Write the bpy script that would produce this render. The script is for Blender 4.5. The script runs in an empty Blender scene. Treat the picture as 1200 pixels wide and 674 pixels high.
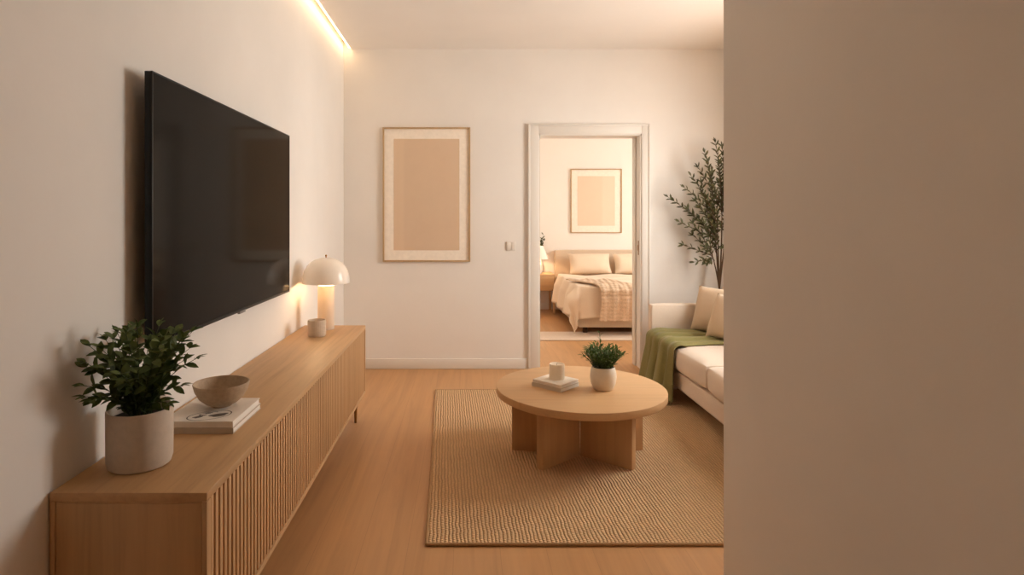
import bpy, bmesh, math, random
from mathutils import Vector, Matrix, Euler
random.seed(7)
S = bpy.context.scene
COL = S.collection
PI = math.pi
F, CX, CY, CH = 700.0, 546.0, 257.0, 1.356      # focal length (px), vanishing point (px), eye height

# ------------------------------------------------------------------ materials
def srgb(r, g, b):
    f = lambda c: (c/255/12.92) if c/255 <= .04045 else ((c/255+.055)/1.055)**2.4
    return (f(r), f(g), f(b), 1.0)

class NT:
    def __init__(self, name):
        self.m = bpy.data.materials.new(name); self.m.use_nodes = True
        self.t = self.m.node_tree; self.t.nodes.clear()
        self.out = self.n('ShaderNodeOutputMaterial')
    def n(self, ty, **kw):
        nd = self.t.nodes.new(ty)
        for k, v in kw.items():
            if k in nd.inputs: nd.inputs[k].default_value = v
            else: setattr(nd, k, v)
        return nd
    def l(self, a, b): self.t.links.new(a, b)
    def coords(self, scale=(1, 1, 1), rot=(0, 0, 0), src='Object'):
        tc = self.n('ShaderNodeTexCoord'); mp = self.n('ShaderNodeMapping')
        mp.inputs['Scale'].default_value = scale; mp.inputs['Rotation'].default_value = rot
        self.l(tc.outputs[src], mp.inputs['Vector']); return mp.outputs['Vector']
    def noise(self, vec, scale, detail=4, rough=.55, dist=0.0):
        nd = self.n('ShaderNodeTexNoise'); nd.inputs['Scale'].default_value = scale
        nd.inputs['Detail'].default_value = detail; nd.inputs['Roughness'].default_value = rough
        nd.inputs['Distortion'].default_value = dist
        self.l(vec, nd.inputs['Vector']); return nd.outputs['Fac']
    def ramp(self, fac, stops):
        r = self.n('ShaderNodeValToRGB'); e = r.color_ramp.elements
        while len(e) < len(stops): e.new(.5)
        for i, (p, c) in enumerate(stops): e[i].position = p; e[i].color = c
        self.l(fac, r.inputs['Fac']); return r.outputs['Color']
    def mix(self, fac, a, b, mode='MIX'):
        m = self.n('ShaderNodeMix', data_type='RGBA', blend_type=mode)
        for s, v in ((m.inputs[0], fac), (m.inputs[6], a), (m.inputs[7], b)):
            if isinstance(v, bpy.types.NodeSocket): self.l(v, s)
            else: s.default_value = v
        return m.outputs[2]
    def math(self, op, a, b=0.0):
        m = self.n('ShaderNodeMath', operation=op)
        for s, v in ((m.inputs[0], a), (m.inputs[1], b)):
            if isinstance(v, bpy.types.NodeSocket): self.l(v, s)
            else: s.default_value = v
        return m.outputs[0]
    def bump(self, h, strength=.2, dist=.002):
        b = self.n('ShaderNodeBump'); b.inputs['Strength'].default_value = strength
        b.inputs['Distance'].default_value = dist; self.l(h, b.inputs['Height']); return b.outputs['Normal']
    def bsdf(self, color, rough=.6, normal=None, metal=0.0, spec=.5, **kw):
        p = self.n('ShaderNodeBsdfPrincipled')
        if isinstance(color, bpy.types.NodeSocket): self.l(color, p.inputs['Base Color'])
        else: p.inputs['Base Color'].default_value = color
        if isinstance(rough, bpy.types.NodeSocket): self.l(rough, p.inputs['Roughness'])
        else: p.inputs['Roughness'].default_value = rough
        p.inputs['Metallic'].default_value = metal; p.inputs['Specular IOR Level'].default_value = spec
        if normal: self.l(normal, p.inputs['Normal'])
        for k, v in kw.items(): p.inputs[k].default_value = v
        self.l(p.outputs[0], self.out.inputs['Surface']); return p

def dk(c, k): return (c[0]*k, c[1]*k, c[2]*k, 1)

def m_plaster(name, col, var=.05):
    t = NT(name); v = t.coords()
    n1 = t.noise(v, 1.3, 5); n2 = t.noise(v, 60, 3)
    c = t.ramp(n1, [(.3, dk(col, 1-var)), (.7, dk(col, 1+var*.4))])
    t.bsdf(c, .85, t.bump(t.math('ADD', n2, t.math('MULTIPLY', t.noise(v, 7, 4), 2.0)), .12, .003), spec=.25)
    return t.m

def m_oak(name, col, axis='Y', var=.16, rough=.5, fine=1.0):
    t = NT(name)
    sc = {'X': (1.2, 26, 26), 'Y': (26, 1.2, 26), 'Z': (26, 26, 1.2)}[axis]
    v = t.coords(sc)
    g = t.noise(v, 1.0*fine, 6, .62, .6); fi = t.noise(v, 6.0*fine, 3, .6)
    big = t.noise(t.coords(), 1.7, 3)
    c = t.ramp(g, [(.28, dk(col, 1-var*1.4)), (.5, col), (.75, dk(col, 1+var*.6))])
    c = t.mix(t.math('MULTIPLY', fi, .22), c, dk(col, 1-var*2.0))
    c = t.mix(t.math('MULTIPLY', big, .18), c, dk(col, .82))
    t.bsdf(c, rough, t.bump(t.math('ADD', g, fi), .06, .002), spec=.35)
    return t.m

def m_floor(col):
    t = NT('oak_floor')
    tc = t.n('ShaderNodeTexCoord')
    mp = t.n('ShaderNodeMapping'); mp.inputs['Rotation'].default_value = (0, 0, PI/2)
    t.l(tc.outputs['Object'], mp.inputs['Vector'])
    br = t.n('ShaderNodeTexBrick'); br.offset = .37
    t.l(mp.outputs['Vector'], br.inputs['Vector'])
    br.inputs['Color1'].default_value = (.62, .62, .62, 1); br.inputs['Color2'].default_value = (.36, .36, .36, 1)
    br.inputs['Mortar'].default_value = (0, 0, 0, 1)
    for k, x in (('Scale', 1.0), ('Mortar Size', .0012), ('Mortar Smooth', .4), ('Bias', 0.0), ('Brick Width', 2.1), ('Row Height', .19)):
        br.inputs[k].default_value = x
    v = t.coords((16, .9, 1)); g = t.noise(v, 1.0, 6, .6, .8); fi = t.noise(v, 7, 3)
    c = t.ramp(g, [(.3, dk(col, .86)), (.52, col), (.75, dk(col, 1.08))])
    c = t.mix(t.math('MULTIPLY', fi, .16), c, dk(col, .62))
    pl = t.ramp(br.outputs['Color'], [(0.0, (.7, .68, .66, 1)), (.12, (.93, .93, .93, 1)), (.75, (1.04, 1.04, 1.04, 1))])
    c = t.mix(.8, c, pl, 'MULTIPLY')
    t.bsdf(c, .42, t.bump(t.math('ADD', g, t.math('MULTIPLY', br.outputs['Fac'], -2.0)), .05, .002), spec=.4)
    return t.m

def m_fabric(name, col, scale=260, var=.12, rough=.95, strength=.25, sheen=.2):
    t = NT(name); v = t.coords()
    n = t.noise(v, scale, 2); b = t.noise(v, 5, 4)
    c = t.ramp(n, [(.3, dk(col, 1-var)), (.7, dk(col, 1+var*.5))])
    c = t.mix(t.math('MULTIPLY', b, .2), c, dk(col, .85))
    t.bsdf(c, rough, t.bump(t.math('ADD', n, t.math('MULTIPLY', b, .8)), strength, .003), spec=.15, **{'Sheen Weight': sheen})
    return t.m

def m_knit(name, col, sx, sy):
    t = NT(name); v = t.coords((1, 1, 1))
    sp = t.n('ShaderNodeSeparateXYZ'); t.l(v, sp.inputs[0])
    a = t.math('SINE', t.math('MULTIPLY', sp.outputs[0], sx)); b = t.math('SINE', t.math('MULTIPLY', sp.outputs[1], sy))
    z = t.math('SINE', t.math('MULTIPLY', sp.outputs[2], sy))
    h = t.math('ADD', a, t.math('MULTIPLY', t.math('ADD', b, z), .6))
    n = t.noise(v, 90, 3)
    h = t.math('ADD', h, t.math('MULTIPLY', n, 1.5))
    c = t.ramp(n, [(.3, dk(col, .8)), (.7, dk(col, 1.08))])
    t.bsdf(c, .95, t.bump(h, .5, .006), spec=.1, **{'Sheen Weight': .2})
    return t.m

def m_rug(col):
    # jute: chunky plaited rows, with the knots of each row staggered against its neighbours'
    t = NT('jute_weave'); v = t.coords()
    wv = t.n('ShaderNodeVectorMath', operation='ADD')
    nz = t.n('ShaderNodeTexNoise'); nz.inputs['Scale'].default_value = 14; nz.inputs['Detail'].default_value = 3
    t.l(v, nz.inputs['Vector'])
    sub = t.n('ShaderNodeVectorMath', operation='SCALE'); sub.inputs['Scale'].default_value = .016
    t.l(nz.outputs['Color'], sub.inputs[0]); t.l(v, wv.inputs[0]); t.l(sub.outputs[0], wv.inputs[1])
    sp = t.n('ShaderNodeSeparateXYZ'); t.l(wv.outputs[0], sp.inputs[0])
    px, py = .0165, .0150
    row = t.math('DIVIDE', t.math('ADD', sp.outputs[0], t.math('MULTIPLY', sp.outputs[1], .0326)), px)   # rows run along the long edge
    par = t.math('MULTIPLY', t.math('MODULO', t.math('FLOOR', t.math('ADD', row, 1000.0)), 2.0), .5)
    ax = t.math('ABSOLUTE', t.math('SINE', t.math('MULTIPLY', row, PI)))
    kn = t.math('ADD', t.math('DIVIDE', sp.outputs[1], py), par)
    ay = t.math('ABSOLUTE', t.math('SINE', t.math('MULTIPLY', kn, PI)))
    h = t.math('MULTIPLY', t.math('POWER', ax, .6), t.math('ADD', .45, t.math('MULTIPLY', ay, .55)))
    n = t.noise(v, 110, 3); b = t.noise(v, 3.0, 4); fl = t.noise(v, 38, 2)
    c = t.ramp(h, [(.05, dk(col, .55)), (.45, dk(col, .88)), (.9, dk(col, 1.14))])  # shade between plaits painted into the colour: gaps darker, crowns lighter
    c = t.mix(t.math('MULTIPLY', fl, .65), c, dk(col, .72))
    c = t.mix(t.math('MULTIPLY', b, .25), c, (col[0]*.86, col[1]*.82, col[2]*.78, 1))
    t.bsdf(c, .95, t.bump(t.math('ADD', h, t.math('MULTIPLY', n, .4)), 1.0, .010), spec=.1)
    return t.m

def m_ceramic(name, col, rough=.6, speck=.06, scale=45):
    t = NT(name); v = t.coords()
    n = t.noise(v, scale, 4, .7); b = t.noise(v, 9, 4)
    c = t.ramp(n, [(.32, dk(col, 1-speck*2)), (.62, col)])
    c = t.mix(t.math('MULTIPLY', b, .25), c, dk(col, .86))
    t.bsdf(c, rough, t.bump(n, .06, .002), spec=.4)
    return t.m

def m_plain(name, col, rough=.5, metal=0.0, spec=.5, nscale=30, var=.04, **kw):
    t = NT(name); v = t.coords(); n = t.noise(v, nscale, 3)
    c = t.ramp(n, [(.3, dk(col, 1-var)), (.7, dk(col, 1+var))])
    t.bsdf(c, rough, None, metal, spec, **kw); return t.m

def m_leaf(name, c1, c2, rough=.42):
    t = NT(name); v = t.coords(); n = t.noise(v, 22, 3)
    c = t.ramp(n, [(.35, c1), (.65, c2)])
    p = t.bsdf(c, rough, None, 0, .25)
    tr = t.n('ShaderNodeBsdfTranslucent'); t.l(c, tr.inputs['Color'])
    mx = t.n('ShaderNodeMixShader'); mx.inputs[0].default_value = .15
    t.l(p.outputs[0], mx.inputs[1]); t.l(tr.outputs[0], mx.inputs[2]); t.l(mx.outputs[0], t.out.inputs['Surface'])
    return t.m

def m_emit(name, col, strength):
    t = NT(name); e = t.n('ShaderNodeEmission'); e.inputs['Color'].default_value = col; e.inputs['Strength'].default_value = strength
    t.l(e.outputs[0], t.out.inputs['Surface']); return t.m

def m_glass(name):
    t = NT(name); tr = t.n('ShaderNodeBsdfTransparent'); gl = t.n('ShaderNodeBsdfGlossy'); gl.inputs['Roughness'].default_value = .02
    mx = t.n('ShaderNodeMixShader'); mx.inputs[0].default_value = .06
    t.l(tr.outputs[0], mx.inputs[1]); t.l(gl.outputs[0], mx.inputs[2]); t.l(mx.outputs[0], t.out.inputs['Surface']); return t.m

def m_shade(name, col, fac=.25, rough=.3):
    t = NT(name); p = t.bsdf(col, rough, None, 0, .5)
    tr = t.n('ShaderNodeBsdfTranslucent'); tr.inputs['Color'].default_value = col
    mx = t.n('ShaderNodeMixShader'); mx.inputs[0].default_value = fac
    t.l(p.outputs[0], mx.inputs[1]); t.l(tr.outputs[0], mx.inputs[2]); t.l(mx.outputs[0], t.out.inputs['Surface']); return t.m

def m_art(name, ca, cb, cc, split):
    # washed paper tones: two broad vertical fields and a mottled wash
    t = NT(name); v = t.coords()
    sp = t.n('ShaderNodeSeparateXYZ'); t.l(v, sp.inputs[0])
    n = t.noise(v, 5, 6, .6); n2 = t.noise(v, 28, 4)
    f = t.math('ADD', t.math('MULTIPLY', t.math('SUBTRACT', sp.outputs[0], split), 9.0), t.math('ADD', .35, t.math('MULTIPLY', n, .3)))
    c = t.ramp(f, [(.3, ca), (.6, cb)])
    c = t.mix(t.math('MULTIPLY', n, .6), c, cc)
    c = t.mix(t.math('MULTIPLY', n2, .2), c, dk(ca, .9))
    t.bsdf(c, .8, None, 0, .2); return t.m

OAK = srgb(199, 160, 116)
M = {}
M['wall'] = m_plaster('cream_plaster', (.80, .765, .72, 1))
M['ceil'] = m_plaster('ceiling_paint', (.82, .785, .74, 1), .03)
M['bedwall'] = m_plaster('bedroom_plaster', (.85, .81, .755, 1), .03)
M['trim'] = m_plain('painted_trim', (.73, .69, .63, 1), .5, var=0.0)
M['floor'] = m_floor(srgb(196, 149, 101))
M['oak_y'] = m_oak('oak_lengthwise', OAK, 'Y')
M['oak_z'] = m_oak('oak_upright', OAK, 'Z')
M['oak_slat'] = m_oak('oak_slats', dk(OAK, 1.02), 'Z', .12)
M['oak_x'] = m_oak('oak_table', dk(OAK, 1.06), 'X', .1, .48)
M['oak_leg'] = m_oak('oak_base', dk(OAK, 1.0), 'Z', .1)
M['oak_frame'] = m_oak('oak_frame', srgb(186, 156, 116), 'Z', .12)
M['brass'] = m_plain('aged_brass', srgb(150, 110, 62), .35, 1.0)
M['black'] = m_plain('black_plastic', (.008, .008, .008, 1), .4, spec=.25)
M['screen'] = m_plain('black_glass', (.005, .0045, .004, 1), .09, spec=.05, **{'Specular Tint': (1, .84, .68, 1)})
M['badge'] = m_plain('grey_badge', (.18, .18, .18, 1), .3)
M['pot'] = m_ceramic('stone_pot', srgb(206, 192, 175), .75, .05)
M['bowl'] = m_ceramic('stoneware', srgb(188, 164, 136), .6, .1, 70)
M['whitepot'] = m_ceramic('cream_glaze', srgb(222, 208, 188), .35, .03)
M['cup'] = m_ceramic('ribbed_clay', srgb(205, 186, 164), .7, .05)
M['soil'] = m_ceramic('dark_soil', (.025, .018, .012, 1), .95, .3, 120)
M['leaf'] = m_leaf('deep_green_leaf', (.042, .068, .014, 1), (.125, .165, .045, 1), .5)
M['herb'] = m_leaf('fresh_green_leaf', (.05, .11, .025, 1), (.13, .20, .055, 1), .5)
M['olive'] = m_leaf('olive_leaf', (.042, .042, .015, 1), (.11, .105, .04, 1), .5)
M['bark'] = m_oak('thin_bark', srgb(92, 68, 46), 'Z', .2, .9)
M['stem'] = m_plain('green_stem', (.05, .075, .025, 1), .6)
M['cover'] = m_plain('cream_cover', srgb(234, 226, 216), .55)
M['cover_b'] = m_plain('sand_cover', srgb(196, 182, 164), .6)
M['cover_w'] = m_plain('white_cover', srgb(232, 222, 208), .5)
M['pages'] = m_oak('page_edges', srgb(236, 230, 222), 'Y', .05, .9)
M['ink'] = m_plain('grey_ink', srgb(96, 88, 80), .6)
M['wax'] = m_shade('cream_wax', srgb(240, 226, 204), .25, .5)
M['wick'] = m_plain('wick', (.05, .04, .03, 1), .9)
M['lampwhite'] = m_shade('white_shade', (.90, .86, .80, 1), .15, .2)
M['alabaster'] = m_ceramic('alabaster', (.80, .73, .63, 1), .5, .03)
M['bulb'] = m_emit('warm_bulb', (1, .64, .34, 1), 130)
M['alabaster_lit'] = m_shade('alabaster_glass', (.84, .78, .70, 1), .5, .4)
M['bulb3'] = m_emit('warm_base_bulb', (1, .62, .32, 1), 230)
M['bulb2'] = m_emit('warm_bedside_bulb', (1, .66, .38, 1), 280)
M['led'] = m_emit('warm_led', (1, .66, .36, 1), 16)
M['alu'] = m_plain('white_profile', (.7, .65, .58, 1), .4)
M['mat'] = m_plain('mat_board', srgb(240, 230, 216), .9)
M['art'] = m_art('wash_print', srgb(216, 190, 162), srgb(208, 182, 155), srgb(222, 200, 174), -.2)
M['art2'] = m_art('pale_wash_print', srgb(226, 202, 178), srgb(230, 210, 188), srgb(232, 212, 190), .1)
M['switch'] = m_plain('switch_plastic', (.74, .69, .62, 1), .35)
M['rug'] = m_rug(srgb(230, 191, 147))
M['rugedge'] = m_fabric('bound_edge', srgb(178, 140, 98), 160, .25, .95, .5, .1)
M['sofa'] = m_fabric('oatmeal_linen', srgb(226, 210, 194), 320, .1)
M['pillow'] = m_fabric('sand_linen', srgb(208, 184, 156), 300, .1)
M['throw'] = m_fabric('moss_wool', srgb(136, 129, 82), 240, .2, .95, .4, .15)
M['bedlinen'] = m_fabric('blush_linen', srgb(232, 212, 188), 200, .06)
M['bedfab'] = m_fabric('greige_upholstery', srgb(214, 194, 170), 260, .08)
M['knit'] = m_knit('chunky_knit', srgb(224, 198, 170), 120, 150)
M['bedrug'] = m_fabric('pale_wool', srgb(228, 210, 192), 120, .1, .95, .5)
M['darkfoot'] = m_oak('walnut_foot', srgb(84, 60, 42), 'Z')
M['glass'] = m_glass('window_glass')

# ------------------------------------------------------------------ mesh helpers (all in world coordinates)
def merge(bm, tmp, mat=None):
    if mat is not None: bmesh.ops.transform(tmp, matrix=mat, verts=tmp.verts)
    me = bpy.data.meshes.new('tmp'); tmp.to_mesh(me); tmp.free(); bm.from_mesh(me); bpy.data.meshes.remove(me)

def box(bm, x0, x1, y0, y1, z0, z1, bev=0.0, seg=2, mat=None):
    t = bmesh.new(); bmesh.ops.create_cube(t, size=1)
    for v in t.verts:
        v.co = Vector(((x0+x1)/2+v.co.x*(x1-x0), (y0+y1)/2+v.co.y*(y1-y0), (z0+z1)/2+v.co.z*(z1-z0)))
    if bev > 0:
        bmesh.ops.bevel(t, geom=list(t.edges), offset=bev, segments=seg, profile=.5, affect='EDGES')
    merge(bm, t, mat); return bm

def B(*a, **k): return box(bmesh.new(), *a, **k)

def lathe(bm, cx, cy, prof, seg=48, ribs=0, amp=0.0, close=True):
    rings = []
    for r, z in prof:
        if r < 1e-5: rings.append([bm.verts.new((cx, cy, z))]); continue
        ring = []
        for i in range(seg):
            a = 2*PI*i/seg
            rr = r*(1+(amp*math.cos(ribs*a) if ribs else 0))
            ring.append(bm.verts.new((cx+rr*math.cos(a), cy+rr*math.sin(a), z)))
        rings.append(ring)
    for a, b in zip(rings, rings[1:]):
        n = max(len(a), len(b))
        for i in range(n):
            j = (i+1) % n
            q = [a[i % len(a)], a[j % len(a)], b[j % len(b)], b[i % len(b)]]
            u = []
            for v in q:
                if v not in u: u.append(v)
            if len(u) > 2: bm.faces.new(u)
    bmesh.ops.recalc_face_normals(bm, faces=bm.faces)
    return bm

def tube(bm, pts, rad, seg=8):
    pts = [Vector(p) for p in pts]; n = len(pts)
    if not hasattr(rad, '__len__'): rad = [rad]*n
    rings = []; up = Vector((.13, .27, 1)).normalized()
    for i, p in enumerate(pts):
        d = (pts[min(i+1, n-1)]-pts[max(i-1, 0)]).normalized()
        a = d.cross(up)
        if a.length < .05: a = d.cross(Vector((1, 0, 0)))
        a.normalize(); b = d.cross(a).normalized()
        rings.append([bm.verts.new(p+rad[i]*(math.cos(2*PI*k/seg)*a+math.sin(2*PI*k/seg)*b)) for k in range(seg)])
    for r0, r1 in zip(rings, rings[1:]):
        for k in range(seg): bm.faces.new((r0[k], r0[(k+1) % seg], r1[(k+1) % seg], r1[k]))
    bm.faces.new(rings[0][::-1]); bm.faces.new(rings[-1])
    return bm

def grid(bm, fn, nu, nv):
    vs = [[bm.verts.new(fn(i/nu, j/nv)) for j in range(nv+1)] for i in range(nu+1)]
    for i in range(nu):
        for j in range(nv): bm.faces.new((vs[i][j], vs[i+1][j], vs[i+1][j+1], vs[i][j+1]))
    return bm

def cushion(bm, c, size, rot=None, n=14, pinch=.55, crown=.5, seam=True):
    # a stuffed pillow: size = (width, height, thickness); corners pinched, seam round the rim
    w, h, th = size; tmp = bmesh.new()
    R = rot if rot is not None else Matrix.Identity(3)
    def f(u, v, s):
        x, y = 2*u-1, 2*v-1
        e = (max(0, 1-abs(x)**2.6)*max(0, 1-abs(y)**2.6))**crown
        sh = 1-.07*(1-abs(y)**2)*abs(x)**3
        sv = 1-.07*(1-abs(x)**2)*abs(y)**3
        wr = .012*math.sin(7*x+3*y)*e
        return Vector((x*w/2*sh, y*h/2*sv, s*(th/2*e+wr*th+.002)))
    grid(tmp, lambda u, v: f(u, v, 1), n, n); grid(tmp, lambda u, v: f(v, u, -1), n, n)
    bmesh.ops.remove_doubles(tmp, verts=tmp.verts, dist=.0045)
    mt = R.to_4x4(); mt.translation = Vector(c)
    merge(bm, tmp, mt); return bm

def softbox(bm, x0, x1, y0, y1, z0, z1, r, puff=.0, seg=5):
    # upholstered block: rounded edges, faces puffed out
    t = bmesh.new(); bmesh.ops.create_cube(t, size=1)
    c = Vector(((x0+x1)/2, (y0+y1)/2, (z0+z1)/2)); d = Vector((x1-x0, y1-y0, z1-z0))
    for v in t.verts: v.co = Vector((v.co.x*d.x, v.co.y*d.y, v.co.z*d.z))
    bmesh.ops.subdivide_edges(t, edges=list(t.edges), cuts=9, use_grid_fill=True)
    for v in t.verts:
        p = v.co
        q = Vector([max(-d[i]/2+r, min(d[i]/2-r, p[i])) for i in range(3)])
        o = p-q
        if o.length > 1e-6: p = q+o.normalized()*r
        if puff:
            k = [1-(2*p[i]/d[i])**2 for i in range(3)]
            k = [max(0, x) for x in k]
            p = p+Vector((math.copysign(1, p.x)*puff*math.sqrt(k[1]*k[2])*(abs(2*p.x/d.x)**4),
                          math.copysign(1, p.y)*puff*.4*math.sqrt(k[0]*k[2])*(abs(2*p.y/d.y)**4),
                          math.copysign(1, p.z)*puff*math.sqrt(k[0]*k[1])*(abs(2*p.z/d.z)**4)))
        v.co = p+c
    merge(bm, t); return bm

def leaf(bm, p, d, up, L, W, curl=.25, n=4):
    d = d.normalized(); s = d.cross(up)
    if s.length < 1e-3: s = d.cross(Vector((1, 0, 0)))
    s.normalize(); nrm = s.cross(d).normalized()
    rows = []
    for i in range(n+1):
        t = i/n
        w = W*.5*math.sin(PI*min(.985, .04+t*.95))**.8
        c = p+d*L*t-nrm*curl*L*t*t
        rows.append([bm.verts.new(c-s*w+nrm*w*.28), bm.verts.new(c), bm.verts.new(c+s*w+nrm*w*.28)])
    for a, b in zip(rows, rows[1:]):
        bm.faces.new((a[0], a[1], b[1], b[0])); bm.faces.new((a[1], a[2], b[2], b[1]))

# ------------------------------------------------------------------ objects
def link(name, bm, mat, parent=None, smooth=35, label=None):
    me = bpy.data.meshes.new(name)
    o = bpy.data.objects.new(name, me); COL.objects.link(o)
    if parent is not None:
        p = parent; off = Vector()
        while p is not None: off += p.location; p = p.parent
        o.parent = parent
    else:
        bb = [v.co for v in bm.verts]
        off = Vector(((min(v.x for v in bb)+max(v.x for v in bb))/2, (min(v.y for v in bb)+max(v.y for v in bb))/2, min(v.z for v in bb)))
        o.location = off
    for v in bm.verts: v.co -= off
    bm.to_mesh(me); bm.free()
    me.materials.append(mat)
    if smooth:
        me.shade_smooth(); me.set_sharp_from_angle(angle=math.radians(smooth))
    if label: o['label'] = label
    return o

def thing(name, label, cat, loc, group=None):
    o = bpy.data.objects.new(name, None); COL.objects.link(o); o.location = loc; o.empty_display_size = .1
    o['label'] = label; o['category'] = cat
    if group: o['group'] = group
    return o

def tag(o, label, cat, group=None):
    o['label'] = label; o['category'] = cat
    if group: o['group'] = group
    return o

def struct(name, bm, mat, parent=None):
    o = link(name, bm, mat, parent, smooth=30)
    if parent is None: o['kind'] = 'structure'
    return o

def solid(o, th, sub=0):
    m = o.modifiers.new('thickness', 'SOLIDIFY'); m.thickness = th; m.offset = -1
    if sub:
        s = o.modifiers.new('smooth', 'SUBSURF'); s.levels = s.render_levels = sub

def ball(cx, cy, cz, r, n=12):
    return lathe(bmesh.new(), cx, cy, [(r*math.sin(PI*i/n), cz-r*math.cos(PI*i/n)) for i in range(n+1)], 24)

def rotz(c, a):
    return Matrix.Translation(Vector(c)) @ Matrix.Rotation(a, 4, 'Z')

# ------------------------------------------------------------------ setting
XL, XR, YB, YB2, YE, H = -1.11, 2.55, 5.42, 5.61, 9.0, 2.90
YN, XN, YR = 2.086, .90, -2.0
DX0, DX1, DZ = .66, 1.59, 2.127
struct('floor', B(XL-.15, 4.2, YR-.15, YE+.15, -.1, 0), M['floor'])
struct('wall_left', B(XL-.15, XL, YR-.15, YB, 0, H+.16), M['wall'])
bm = B(XL-.15, DX0, YB, YB2, 0, H+.16); box(bm, DX1, XR+.15, YB, YB2, 0, H+.16); box(bm, DX0, DX1, YB, YB2, DZ, H+.16)
struct('wall_back', bm, M['wall'])
# right wall with the window over the sofa
WY0, WY1, WZ0, WZ1 = 3.25, 4.45, .90, 2.40
def wall_with_window(x0, x1, ya, yb, wy0, wy1, wz0, wz1, h):
    bm = B(x0, x1, ya, wy0, 0, h); box(bm, x0, x1, wy1, yb, 0, h)
    box(bm, x0, x1, wy0, wy1, 0, wz0); box(bm, x0, x1, wy0, wy1, wz1, h); return bm
struct('wall_right', wall_with_window(XR, XR+.15, YN-.12, YB, WY0, WY1, WZ0, WZ1, H), M['wall'])
bm = B(XN, XN+.12, YR-.15, YN, 0, H); box(bm, XN+.12, XR, YN-.12, YN, 0, H)
struct('wall_entry', bm, M['wall'])
struct('wall_front', B(XL, XN, YR-.15, YR, 0, H), M['wall'])
# ceiling: leaves a slot along the left wall, closed above
SX = -1.042
bm = B(SX, XR+.15, YR-.15, YB, H, H+.14); box(bm, XL, SX, YR-.15, YB, H+.10, H+.14); box(bm, XL, SX, YR-.15, .6, H, H+.10)
struct('ceiling', bm, M['ceil'])
# bedroom shell
BXL, BXR = .15, 4.0
struct('wall_bedroom_back', B(BXL-.1, BXR+.15, YE, YE+.15, 0, H), M['bedwall'])
struct('wall_bedroom_left', B(BXL-.1, BXL, YB2, YE, 0, H), M['bedwall'])
BWY0, BWY1, BWZ0, BWZ1 = 6.4, 7.8, .9, 2.2
struct('wall_bedroom_right', wall_with_window(BXR, BXR+.15, YB2, YE, BWY0, BWY1, BWZ0, BWZ1, H), M['bedwall'])
struct('ceiling_bedroom', B(BXL-.1, BXR+.15, YB2, YE, H, H+.14), M['ceil'])
bm = B(XR+.15, BXR+.15, YB, YB2, 0, H)
struct('wall_bedroom_front', bm, M['bedwall'])

def baseboard(name, bm): return struct(name, bm, M['trim'])
bm = B(XL+.014, DX0-.098, YB-.014, YB, 0, .093, .004); baseboard('baseboard_back', bm)
bm = B(DX1+.085, XR, YB-.014, YB, 0, .093, .004); baseboard('baseboard_back_right', bm)
baseboard('baseboard_left', B(XL, XL+.014, YR, YB, 0, .093, .004))
baseboard('baseboard_right', B(XR-.014, XR, YN+.014, YB-.014, 0, .093, .004))
baseboard('baseboard_entry', box(B(XN-.014, XN, YR, YN, 0, .093, .004), XN-.014, XR-.014, YN, YN+.014, 0, .093, .004))
baseboard('baseboard_bedroom', B(BXL, BXR, YE-.014, YE, 0, .093, .004))

# door opening: casing, lining, strike plate
bm = B(DX0-.098, DX0, YB-.022, YB, 0, DZ+.09, .004); box(bm, DX1, DX1+.075, YB-.022, YB, 0, DZ+.09, .004)
box(bm, DX0, DX1, YB-.022, YB, DZ, DZ+.09, .004)
box(bm, DX0-.098, DX0-.08, YB-.03, YB-.021, 0, DZ+.09, .003); box(bm, DX1+.06, DX1+.075, YB-.03, YB-.021, 0, DZ+.09, .003)
box(bm, DX0-.08, DX1+.06, YB-.03, YB-.021, DZ+.074, DZ+.09, .003)
door = struct('door_1', bm, M['trim'])
bm = B(DX0-.001, DX0+.012, YB-.01, YB2+.01, 0, DZ); box(bm, DX1-.012, DX1+.001, YB-.01, YB2+.01, 0, DZ); box(bm, DX0, DX1, YB-.01, YB2+.01, DZ-.012, DZ+.001)
box(bm, DX1-.026, DX1-.012, YB+.11, YB2+.01, 0, DZ-.012, .002)
struct('door_lining', bm, M['trim'], door)
link('strike_plate', box(B(DX1-.0145, DX1-.0115, YB+.03, YB+.055, 1.03, 1.16, .001), DX1-.019, DX1-.0145, YB+.036, YB+.05, 1.07, 1.12, .001), M['brass'], door, label='small brass strike plate on the right jamb')

def window_x(name, x, y0, y1, z0, z1, mull):
    fr = bmesh.new(); w = .05
    box(fr, x+.05, x+.11, y0, y0+w, z0, z1, .004); box(fr, x+.05, x+.11, y1-w, y1, z0, z1, .004)
    box(fr, x+.05, x+.11, y0+w, y1-w, z0, z0+w, .004); box(fr, x+.05, x+.11, y0+w, y1-w, z1-w, z1, .004)
    for m in mull: box(fr, x+.055, x+.105, m-.025, m+.025, z0+w, z1-w, .004)
    o = struct(name, fr, M['trim'])
    link('pane', B(x+.078, x+.082, y0+w, y1-w, z0+w, z1-w), M['glass'], o)
    link('sill', B(x-.03, x+.05, y0-.03, y1+.03, z0-.03, z0+.0, .004), M['trim'], o)
    return o
window_x('window_1', XR, WY0, WY1, WZ0, WZ1, [(WY0+WY1)/2])
window_x('window_2', BXR, BWY0, BWY1, BWZ0, BWZ1, [(BWY0+BWY1)/2])
# ------------------------------------------------------------------ ceiling light strip
t = thing('ceiling_light_strip', 'glowing warm white light strip recessed in the ceiling slot along the left wall', 'light', (SX-.02, 3.0, H))
link('channel', B(SX-.022, SX, .62, YB-.01, H+.022, H+.03), M['alu'], t)
link('diffuser', B(SX-.018, SX-.001, .63, YB-.02, H+.006, H+.022, .003), M['led'], t)

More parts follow.
